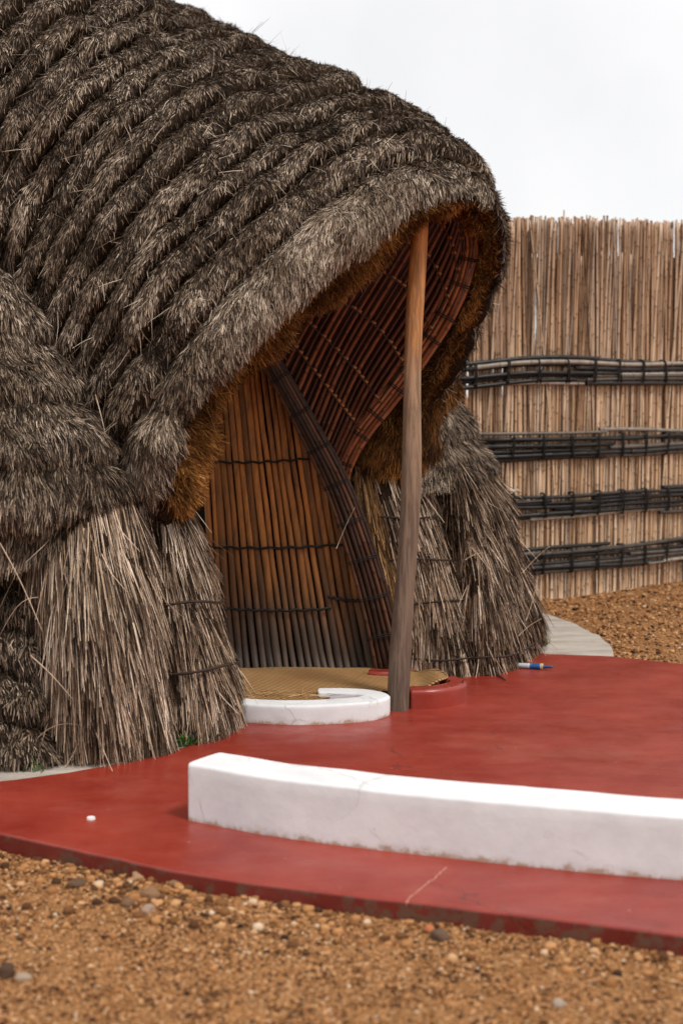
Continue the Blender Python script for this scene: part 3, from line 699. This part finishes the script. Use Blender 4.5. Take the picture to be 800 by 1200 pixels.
screen_cord(438, 436, 236, 305, .0055); screen_cord(541, 536, 236, 372, .0055); screen_cord(641, 637, 240, 414, .006); screen_cord(712, 713, 248, 388, .006); screen_cord(699, 702, 384, 434)
# near-black sheet added behind the screen, the unlit doorway put into its colour
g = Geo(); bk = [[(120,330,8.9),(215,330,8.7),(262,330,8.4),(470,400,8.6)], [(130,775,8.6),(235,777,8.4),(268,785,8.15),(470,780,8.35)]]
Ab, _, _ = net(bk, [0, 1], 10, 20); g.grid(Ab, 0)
g.build('shade_backing', flat('painted_dark', (.012, .009, .007), .95, .05), hut)

# jamb bundle on the left of the arch
def bundle(name, px, deps, w0, w1, nc, r, mat, seed, rings=8, mat2=None):
    g_ = Geo(); base = np.array([U(p[0], p[1], d) for p, d in zip(px, deps)])
    kx = np.r_[0, np.cumsum(np.linalg.norm(np.diff(base, axis=0), axis=1))]; q = np.linspace(0, kx[-1], 40)
    P = spline(kx, base, q); t = np.gradient(P, axis=0); t /= np.linalg.norm(t, axis=1, keepdims=True)
    vw = P - np.array([0, 0, EYE]); vw /= np.linalg.norm(vw, axis=1, keepdims=True)
    sd_ = np.cross(t, vw); sd_ /= np.linalg.norm(sd_, axis=1, keepdims=True); w = np.linspace(w0, w1, 40)
    for layer_ in range(2):
        for i in range(nc):
            o = (i + .5 * layer_) / (nc - 1) - .5
            wob = .004 * noise(q * 3, i * 5.1 + seed, layer_, 3)
            pts = P + sd_ * (o * w + wob)[:, None] + vw * (.022 * layer_ + .03 * abs(o) - .01)
            cane_tube(g_, pts, r * rng.uniform(.85, 1.1), 8, 0, rng.random(), .2)
    o_ = g_.build(name, mat, hut)
    for k_ in range(rings):
        i = int(2 + (k_ + .5) * 35 / rings); g2 = Geo(); th = np.linspace(0, 2 * math.pi, 25)
        for dz in (-.006, .006):
            ring = P[i] + t[i] * dz + vw[i] * .012 + sd_[i] * (np.cos(th) * (w[i] / 2 + r * 1.25))[:, None] + vw[i] * (np.sin(th) * (r * 1.2 + .024))[:, None]
            g2.tube(ring, .003, 6, 0, .5, False)
        g2.build('lashing', mat2 or M_tie, o_)
    return o_
jamb = bundle('jamb_bundle', jamb_px, [7.72, 7.74, 7.78, 7.8, 7.82, 7.82, 7.82, 7.82], .07, .155, 6, .014, M_jamb, 1, 9)
arch_px = [(396, 572), (404, 540), (424, 506), (456, 466), (492, 416), (522, 368), (541, 322), (547, 284), (538, 254), (516, 234)]
arch = bundle('arch_bundle', arch_px, [8.05, 8.03, 7.98, 7.93, 7.86, 7.78, 7.7, 7.62, 7.55, 7.5], .08, .11, 5, .0115, M_arch, 2, 10)
# ceiling of canes sprung between them
g = Geo(); knots = []; nre = 34
Cst = np.array([U(x, y, d) for x, y, d in [(262, 432, 7.75), (286, 380, 7.76), (318, 428, 7.82), (352, 486, 7.9), (380, 530, 7.97), (402, 556, 8.05)]])
Cmd1 = np.array([U(x, y, d) for x, y, d in [(290, 395, 7.55), (320, 345, 7.6), (352, 370, 7.72), (388, 405, 7.82), (420, 440, 7.9), (448, 478, 7.96)]])
Cmd2 = np.array([U(x, y, d) for x, y, d in [(330, 350, 7.3), (362, 305, 7.38), (405, 295, 7.5), (450, 300, 7.6), (490, 325, 7.7), (517, 376, 7.8)]])
Cmd3 = np.array([U(x, y, d) for x, y, d in [(380, 310, 7.15), (410, 275, 7.2), (452, 248, 7.3), (495, 235, 7.4), (530, 245, 7.5), (543, 300, 7.66)]])
Cend = np.array([U(x, y, d) for x, y, d in [(400, 290, 7.05), (435, 255, 7.1), (475, 225, 7.2), (510, 212, 7.32), (530, 218, 7.42), (535, 250, 7.52)]])
us = np.linspace(0, 5, nre)
CG = np.stack([spline(np.arange(6), c, us) for c in (Cst, Cmd1, Cmd2, Cmd3, Cend)], 0)     # 5 x nre x 3
vq = np.linspace(0, 4, 40); CGd = spline(np.arange(5), CG, vq)                               # 40 x nre x 3
for i in range(nre):
    pts = CGd[:, i] + np.array([0, 0, .004]) * noise(vq * 2, i * 3.1, 0, 7)[:, None]
    cane_tube(g, pts, .0125 * rng.uniform(.8, 1.15), 8, 0, rng.random(), .17)
bk_ = CGd + np.array([0, .035, .012]); g.grid(bk_, 0, .1)
for v in (6, 10, 14, 18, 22, 26, 30, 34):
    kn = Geo()      # withies tied across, with a bark knot at every cane
    row = CGd[v]; nv = row.copy(); nv[:, 1] -= .016; nv[:, 2] -= .012
    kn.tube(spline(np.arange(nre), nv, np.linspace(0, nre - 1, 90)), .0035, 5, 1, .1)
    for i in range(nre):
        if rng.random() < .72:
            a = CGd[v - 1, i]; b = CGd[v + 1, i]; d = (b - a) / np.linalg.norm(b - a); c = row[i] + np.array([0, -.003, -.002])
            kn.tube(np.array([c - d * .008, c, c + d * .008]), [.0125, .016, .0125], 8)
    knots.append(kn)
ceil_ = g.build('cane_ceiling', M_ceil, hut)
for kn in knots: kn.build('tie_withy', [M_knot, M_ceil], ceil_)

# post holding the hood up
g = Geo(); pb, pt = G(466, 831), U(494, 236, 7.27)
q = np.linspace(0, 1, 40); P = pb[None] * (1 - q)[:, None] + pt[None] * q[:, None]
P[:, 0] += .008 * np.sin(q * 5) - .006 * np.sin(q * 11); P[0, 2] = -.01
th_r = .056 - .016 * q + .002 * np.sin(q * 17); th_r[0] = .058
sides = 28; a = np.arange(sides) * 2 * math.pi / sides
V = np.stack([P[:, None, 0] + np.cos(a) * th_r[:, None] * (1 + .05 * noise(np.cos(a) * 2, np.sin(a) * 2, q[:, None] * 3, 4)),
              P[:, None, 1] + np.sin(a) * th_r[:, None] * (1 + .05 * noise(np.cos(a) * 2, np.sin(a) * 2, q[:, None] * 3, 4)), np.repeat(P[:, 2:3], sides, 1)], -1)
V = np.concatenate([V, V[:, :1]], 1); g.grid(V, 0)
post = g.build('support_post', M_post, hut); post['label'] = 'rough round timber post, grey below and orange above'

# loose stalks caught in the thatch
for (a, b, bow, r) in [((0, 636, 6.12), (50, 740, 6.0), .02, .0045), ((36, 768, 6.1), (86, 820, 6.0), .01, .004), ((112, 462, 6.62), (127, 524, 6.55), .01, .004),
                    ((394, 643, 7.72), (416, 594, 7.74), .01, .0025), ((545, 656, 7.9), (566, 648, 7.9), .01, .003), ((612, 671, 8.2), (644, 640, 8.2), .01, .0035),
                    ((616, 727, 8.2), (630, 676, 8.2), -.02, .0035), ((607, 745, 8.1), (634, 725, 8.15), .01, .003), ((225, 478, 6.62), (210, 455, 6.6), .01, .002), ((236, 470, 6.6), (254, 508, 6.7), .02, .002),
                    ((45, 700, 6.1), (0, 745, 6.1), .05, .003), ((30, 880, 6.05), (95, 850, 6.0), .05, .003), ((70, 905, 5.98), (100, 850, 6.0), -.03, .003)]:
    A_, B_ = U(*a), U(*b); q = np.linspace(0, 1, 8); P = A_ * (1 - q)[:, None] + B_ * q[:, None]; P[:, 2] += bow * np.sin(q * math.pi)
    g = Geo(); g.tube(P, np.linspace(r, r * .5, 8) * .75, 6, 0, .8); g.build('loose_stalk', M_wall, hut)

# ================================================================== STEP, KERBS, MAT
step_pts = [G(238, 833)[:2], G(300, 838)[:2], G(400, 838)[:2], (.1, 6.95), (.16, 7.12), (.40, 7.19), (.53, 7.24), (.6, 7.4), (.5, 7.56), (.42, 7.9), (-.9, 7.95), (-.75, 7.3)]
threshold = tag(poly_prism('entrance_step', densify(step_pts, .05), .0, .05, M_red, .01), kind='structure')
def sweep_kerb(name, path, width, height, z0, mat, taper=None, rnd=.014, seed=0, base_flare=.0, parent=None):
    path = np.array(path, float); kx = np.r_[0, np.cumsum(np.linalg.norm(np.diff(path, axis=0), axis=1))]
    n_ = int(kx[-1] / .025) + 2; q = np.linspace(0, kx[-1], n_); P = spline(kx, path, q)
    t = np.gradient(P, axis=0); t /= np.linalg.norm(t, axis=1, keepdims=True); nrm = np.stack([-t[:, 1], t[:, 0]], 1)
    w = np.full(n_, width) if taper is None else np.interp(q / kx[-1], taper[0], taper[1])
    prof_ = []; r = rnd; H = height
    prof_ += [(-.5, 0, -base_flare, 0), ] + [(-.5, 0, 0, z_) for z_ in np.linspace(.01, H - r, 6)]
    for a in np.linspace(0, math.pi / 2, 5)[1:]: prof_.append((-.5, 0, r * (1 - math.cos(a)), H - r + r * math.sin(a)))
    top_ = [(f, 0, 0, H) for f in np.linspace(-.36, .36, 7)]
    full = prof_ + top_ + [(-a, b, -c, d) for a, b, c, d in prof_[::-1]]
    V = np.zeros((n_, len(full), 3))
    for j, (f, _, off, z_) in enumerate(full):
        V[:, j, :2] = P + nrm * (f * w + off)[:, None]; V[:, j, 2] = z0 + z_
    wob = .006 * fbm(V[..., 0] * 2.5, V[..., 1] * 2.5, V[..., 2] * 2.5, seed, 2) + .0007 * noise(V[..., 0] * 25, V[..., 1] * 25, V[..., 2] * 25, seed + 3)
    V[..., :2] += nrm[:, None] * wob[..., None]; V[..., 2] += wob * (V[..., 2] > z0 + .02) * .8
    g_ = Geo(); g_.grid(V, 0)
    for e, s_ in ((0, 1), (n_ - 1, -1)):      # rounded ends
        C = V[e].copy(); mid = np.array([*P[e], 0]); L_ = [C]
        for k_ in range(1, 6):
            sc = max(0, 1 - (k_ / 5) ** 2 * 1.0); D_ = C.copy(); D_[:, :2] = P[e] + (C[:, :2] - P[e]) * (1 - (k_ / 5) ** 3) - t[e] * s_ * .02 * math.sin(k_ / 5 * math.pi / 2)
            D_[:, 2] = z0 + (C[:, 2] - z0) * (1 - .04 * (k_ / 5) ** 4); L_.append(D_)
        g_.grid(np.array(L_), 0, flip=(s_ == -1))
    return g_.build(name, mat, parent)
# long white bench-like kerb in the foreground
fb = [(219, 961), (300, 977), (400, 991), (500, 1003), (600, 1014), (700, 1024), (800, 1032), (950, 1044), (1100, 1055)]
path = [];
pts = [G(*p) for p in fb]
for i, p in enumerate(pts):
    a = pts[max(0, i - 1)]; b = pts[min(len(pts) - 1, i + 1)]; t = (b - a)[:2]; t /= np.linalg.norm(t); nn = np.array([-t[1], t[0]])
    path.append(p[:2] + nn * .108 + t * (.015 if i == 0 else 0))
bench = sweep_kerb('low_wall', path, .214, .217, -.001, M_white, seed=3, rnd=.013)
tag(bench, 'long low white plastered wall curving across the front of the red floor', 'low wall')
kerb = sweep_kerb('kerb', [(-.62, 6.93), (-.45, 6.87), (-.2, 6.83), (0, 6.86), (.12, 6.92), (.175, 7.01), (.12, 7.09), (.02, 7.12), (-.1, 7.13)], .12, .095, .0, M_white,
                  taper=([0, .6, .75, 1], [.11, .15, .13, .10]), seed=9, rnd=.014)
tag(kerb, 'low white kerb curling like a hook left of the post', 'kerb')
rk = sweep_kerb('kerb', [(.36, 7.16), (.46, 7.17), (.56, 7.24), (.6, 7.36), (.57, 7.44)], .11, .098, .0, M_red, seed=14, rnd=.02)
tag(rk, 'low red painted kerb curving round right of the post', 'kerb')
st_ = sweep_kerb('kerb', [(.17, 7.66), (.21, 7.65), (.25, 7.65)], .08, .095, .0, M_red, seed=15, rnd=.02)
tag(st_, 'short stub of red painted kerb behind the foot of the post', 'kerb')
# plaited mat
g = Geo()
mp = [[(-.95, 7.86), (-.5, 7.86), (0, 7.86), (.3, 7.84), (.36, 7.8)],
      [(-.95, 7.4), (-.5, 7.45), (0, 7.45), (.40, 7.52), (.54, 7.5)],
      [(-.95, 7.2), (-.5, 7.2), (0, 7.27), (.38, 7.3), (.52, 7.3)],
      [(-.9, 6.96), (-.5, 6.93), (-.16, 6.93), (-.1, 7.2), (.30, 7.22)]]
MA, _, _ = net([[np.array([*c, .0]) for c in r] for r in mp], [0, 1, 2, 3], 90, 140)
edge = smooth(.40, .52, MA[..., 0]) * .045
MA[..., 2] = .068 + .008 * fbm(MA[..., 0] * 3, MA[..., 1] * 3, 0, 3) + edge
g.grid(MA, 0); lo_ = MA.copy(); lo_[..., 2] -= .005; g.grid(lo_, 0)
fr = MA[:, -1]; g.tube(fr[::3], .006, 6); fr = MA[-1]; g.tube(fr[::3], .004, 6)
tag(g.build('floor_mat', M_matting), 'golden plaited mat spread in front of the pole screen doorway', 'mat')
# straws scattered on the mat edge
g = Geo(); n_ = 60
P = np.stack([rng.uniform(-.55, -.05, n_), rng.uniform(6.93, 7.15, n_), np.full(n_, .083)], 1); a = rng.uniform(0, 6.28, n_)
g.blades(P, np.stack([np.cos(a), np.sin(a), rng.uniform(0, .15, n_)], 1), np.tile(UP, (n_, 1)), rng.uniform(.04, .14, n_), .003, .1, 0)
tag(g.build('straw_litter', M_wallgold), 'fallen straws littering the front edge of the mat', 'straw', kind='stuff')

# ================================================================== FENCE
fence = empty('reed_fence', (1.65, 11.0, 0))
tag(fence, 'tall fence of upright dry reeds bound by four dark cane rails', 'fence')
fpl = np.array([(-.2, 10.55), (.4, 10.6), (.95, 10.72), (1.65, 11.0), (2.25, 11.38), (2.84, 11.82), (3.6, 12.5), (4.6, 13.6), (5.6, 14.9)])
fk = np.r_[0, np.cumsum(np.linalg.norm(np.diff(fpl, axis=0), axis=1))]
def fpos(s):
    p = spline(fk, fpl, np.atleast_1d(s)); p2 = spline(fk, fpl, np.atleast_1d(s) + .01); t = (p2 - p); t /= np.linalg.norm(t, axis=1, keepdims=True)
    return p, t, np.stack([t[:, 1], -t[:, 0]], 1)        # front normal towards the camera
LF = fk[-1]
g = Geo()
def reeds(n, off, zt, r, lean, lo=.0, mat=0, z0=-.06):
    for k_ in range(n):
        s = (k_ + rng.uniform(.2, .8)) / n * (LF - .1); p, t, nn = fpos(s); p, t, nn = p[0], t[0], nn[0]
        h = zt - .045 + .10 * float(smooth(.8, 3.2, p[0])) + rng.normal(0, .012) + .012 * noise(s * 2, 0, 0, 2) - (rng.random() < .08) * rng.uniform(.02, .2) + (rng.random() < .008) * rng.uniform(.03, .08)
        ln = rng.normal(0, lean); bow = rng.normal(0, .012); o = off + rng.normal(0, .008)
        q = np.linspace(0, 1, 6); P = np.zeros((6, 3)); z = z0 + (h - z0) * q
        P[:, :2] = p + t * ((q ** 1.5) * ln + bow * np.sin(q * 3.1))[:, None] + nn * (o + .02 * rng.normal() * q ** 2)[:, None]; P[:, 2] = z
        cane_tube(g, P, r * rng.uniform(.6, 1.3), 6, mat, rng.random(), .24)
reeds(400, .0, 2.93, .0096, .04)
reeds(400, -.022, 2.94, .0095, .05)
reeds(130, .02, 2.92, .007, .13)
reeds(420, -.045, 2.66, .0135, .012)
reeds(260, -.065, 2.9, .010, .05)
reedscr = g.build('reed_screen', M_fence, fence)
for bi, (zc, nc) in enumerate([(1.765, 7), (1.19, 7), (.735, 7), (.30, 7)]):
    g = Geo(); hh = .175
    for c in range(nc):
        s = rng.uniform(-.6, .1)
        while s < LF - .4:
            ln = rng.uniform(1.4, 2.8); e = min(s + ln, LF - .12); a = max(s, .02)
            ss = np.linspace(a, e, 14); p, t, nn = fpos(ss)
            zz = zc + (c / (nc - 1) - .5) * hh + rng.normal(0, .011) + np.linspace(-1, 1, 14) * rng.normal(0, .012) + .014 * noise(ss * 1.5, c * 3, bi, 8) - (.07 * smooth(1.5, .6, p[:, 0]) if bi == 0 else 0)
            r = .0165 * rng.uniform(.8, 1.2)
            P = np.concatenate([p + nn * (.045 + .012 * (c % 2) + .004 * rng.normal()), zz[:, None]], 1)
            rv = rng.random() ** 1.3; rv = min(1, rv + (.3 * rng.random() if c in (0, nc - 1) else 0))
            cane_tube(g, P, r, 7, 0, rv, .3)
            s = e + rng.uniform(-.2, .02)
    rail = g.build('cane_rail', M_rail, fence)
    ss = np.arange(.15, LF - .3, .262) + rng.uniform(0, .1) ; p, t, nn = fpos(ss)
    for q_ in range(len(ss)):
        zc2 = zc - (.07 * float(smooth(1.5, .6, p[q_, 0])) if bi == 0 else 0)
        g2 = Geo(); th = np.linspace(0, 2 * math.pi, 17); w = .008
        for dx in (-.008, .006):
            c = np.array([*(p[q_] + nn[q_] * .036 + t[q_] * dx), zc2])
            ring = c + np.array([*nn[q_], 0]) * (np.sign(np.cos(th)) * np.abs(np.cos(th)) ** .5 * .040)[:, None] + UP * (np.sign(np.sin(th)) * np.abs(np.sin(th)) ** .6 * (hh / 2 + .008))[:, None] + np.array([*t[q_], 0]) * (rng.normal(0, .01) * np.sin(th))[:, None]
            g2.tube(ring, .0055, 5, 0, .5, False)
        g2.build('lashing', M_tie, rail)

# ================================================================== SMALL THINGS
# cap on the floor
bm = bmesh.new(); bmesh.ops.create_cone(bm, cap_ends=True, segments=28, radius1=.017, radius2=.015, depth=.008)
r = bmesh.ops.inset_region(bm, faces=[f for f in bm.faces if f.normal.z > .9], thickness=.004); 
for f in [f for f in bm.faces if f.normal.z > .9 and len(f.verts) > 8]: bmesh.ops.translate(bm, verts=f.verts, vec=(0, 0, -.002))
me = bpy.data.meshes.new('cap'); bm.to_mesh(me); bm.free(); me.materials.append(flat('white_plastic', (.75, .73, .7)))
o = link('bottle_cap', me); p = G(107, 960); o.location = (p[0], p[1], .0045)
tag(o, 'small round white cap lying on the red floor left of the low wall', 'cap')
# blue and white tube
tb = empty('plastic_tube', G(618, 781)); tag(tb, 'small blue and white plastic tube with a yellow band at the foot of the thatch', 'plastic tube')
a_, b_ = G(598, 779, .018), G(648, 782, .018); d = b_ - a_
def seg(q0, q1, r0, r1, nm, c):
    g_ = Geo(); q = np.linspace(q0, q1, 6); g_.tube(a_ + d * q[:, None], np.linspace(r0, r1, 6), 12); g_.build(nm, flat(nm + '_plastic', c, .35), tb)
seg(.12, .48, .013, .016, 'body', (.55, .6, .66)); seg(.45, .72, .0165, .0165, 'sleeve', (.02, .1, .3)); seg(.70, .76, .019, .019, 'band', (.6, .42, .2)); seg(.75, 1.0, .013, .005, 'nozzle', (.02, .06, .14)); seg(-.1, .13, .006, .007, 'hose', (.02, .02, .025))
# twig
g = Geo(); A_, B_ = G(577, 789, .006), G(592, 797, .006); g.tube(np.array([A_, (A_ + B_) / 2 + [.004, .004, .003], B_]), [.004, .005, .003], 6)
tag(g.build('twig', M_cord), 'short dark twig lying on the red floor beside the outer thatch', 'twig')
# little weeds at the foot of the thatch
M_leaf = Mat('weed_leaf', .6); M_leaf.color(M_leaf.ramp(M_leaf.attr('rnd'), [(0, (.02, .05, .012)), (.6, (.05, .13, .02)), (1, (.12, .24, .04))])); M_leaf = M_leaf.m
for (px, py, n_, sz, lab) in [(216, 874, 46, .05, 'small green weed under the tied straw roll'), (243, 868, 22, .035, 'tiny green weed right of the larger one by the straw roll'),
                         (42, 903, 16, .03, 'tiny weed at the foot of the thatch at far left'), (636, 757, 40, .045, 'low green tuft beside the concrete path and outer thatch')]:
    p = G(px, py); g = Geo()
    P = np.tile(p, (n_, 1)) + rng.normal(0, .014, (n_, 3)) * [1.6, .8, 0]; P[:, 2] = rng.uniform(0, .03, n_)
    D = rng.normal(0, .7, (n_, 3)); D[:, 2] = np.abs(D[:, 2]) + .5
    g.blades(P, D, np.cross(D, rng.normal(0, 1, (n_, 3))), sz * rng.uniform(.5, 1.2, n_), .009, .4, 0)
    tag(g.build('weed', M_leaf), lab, 'weed', 'weeds at the foot of the thatch')
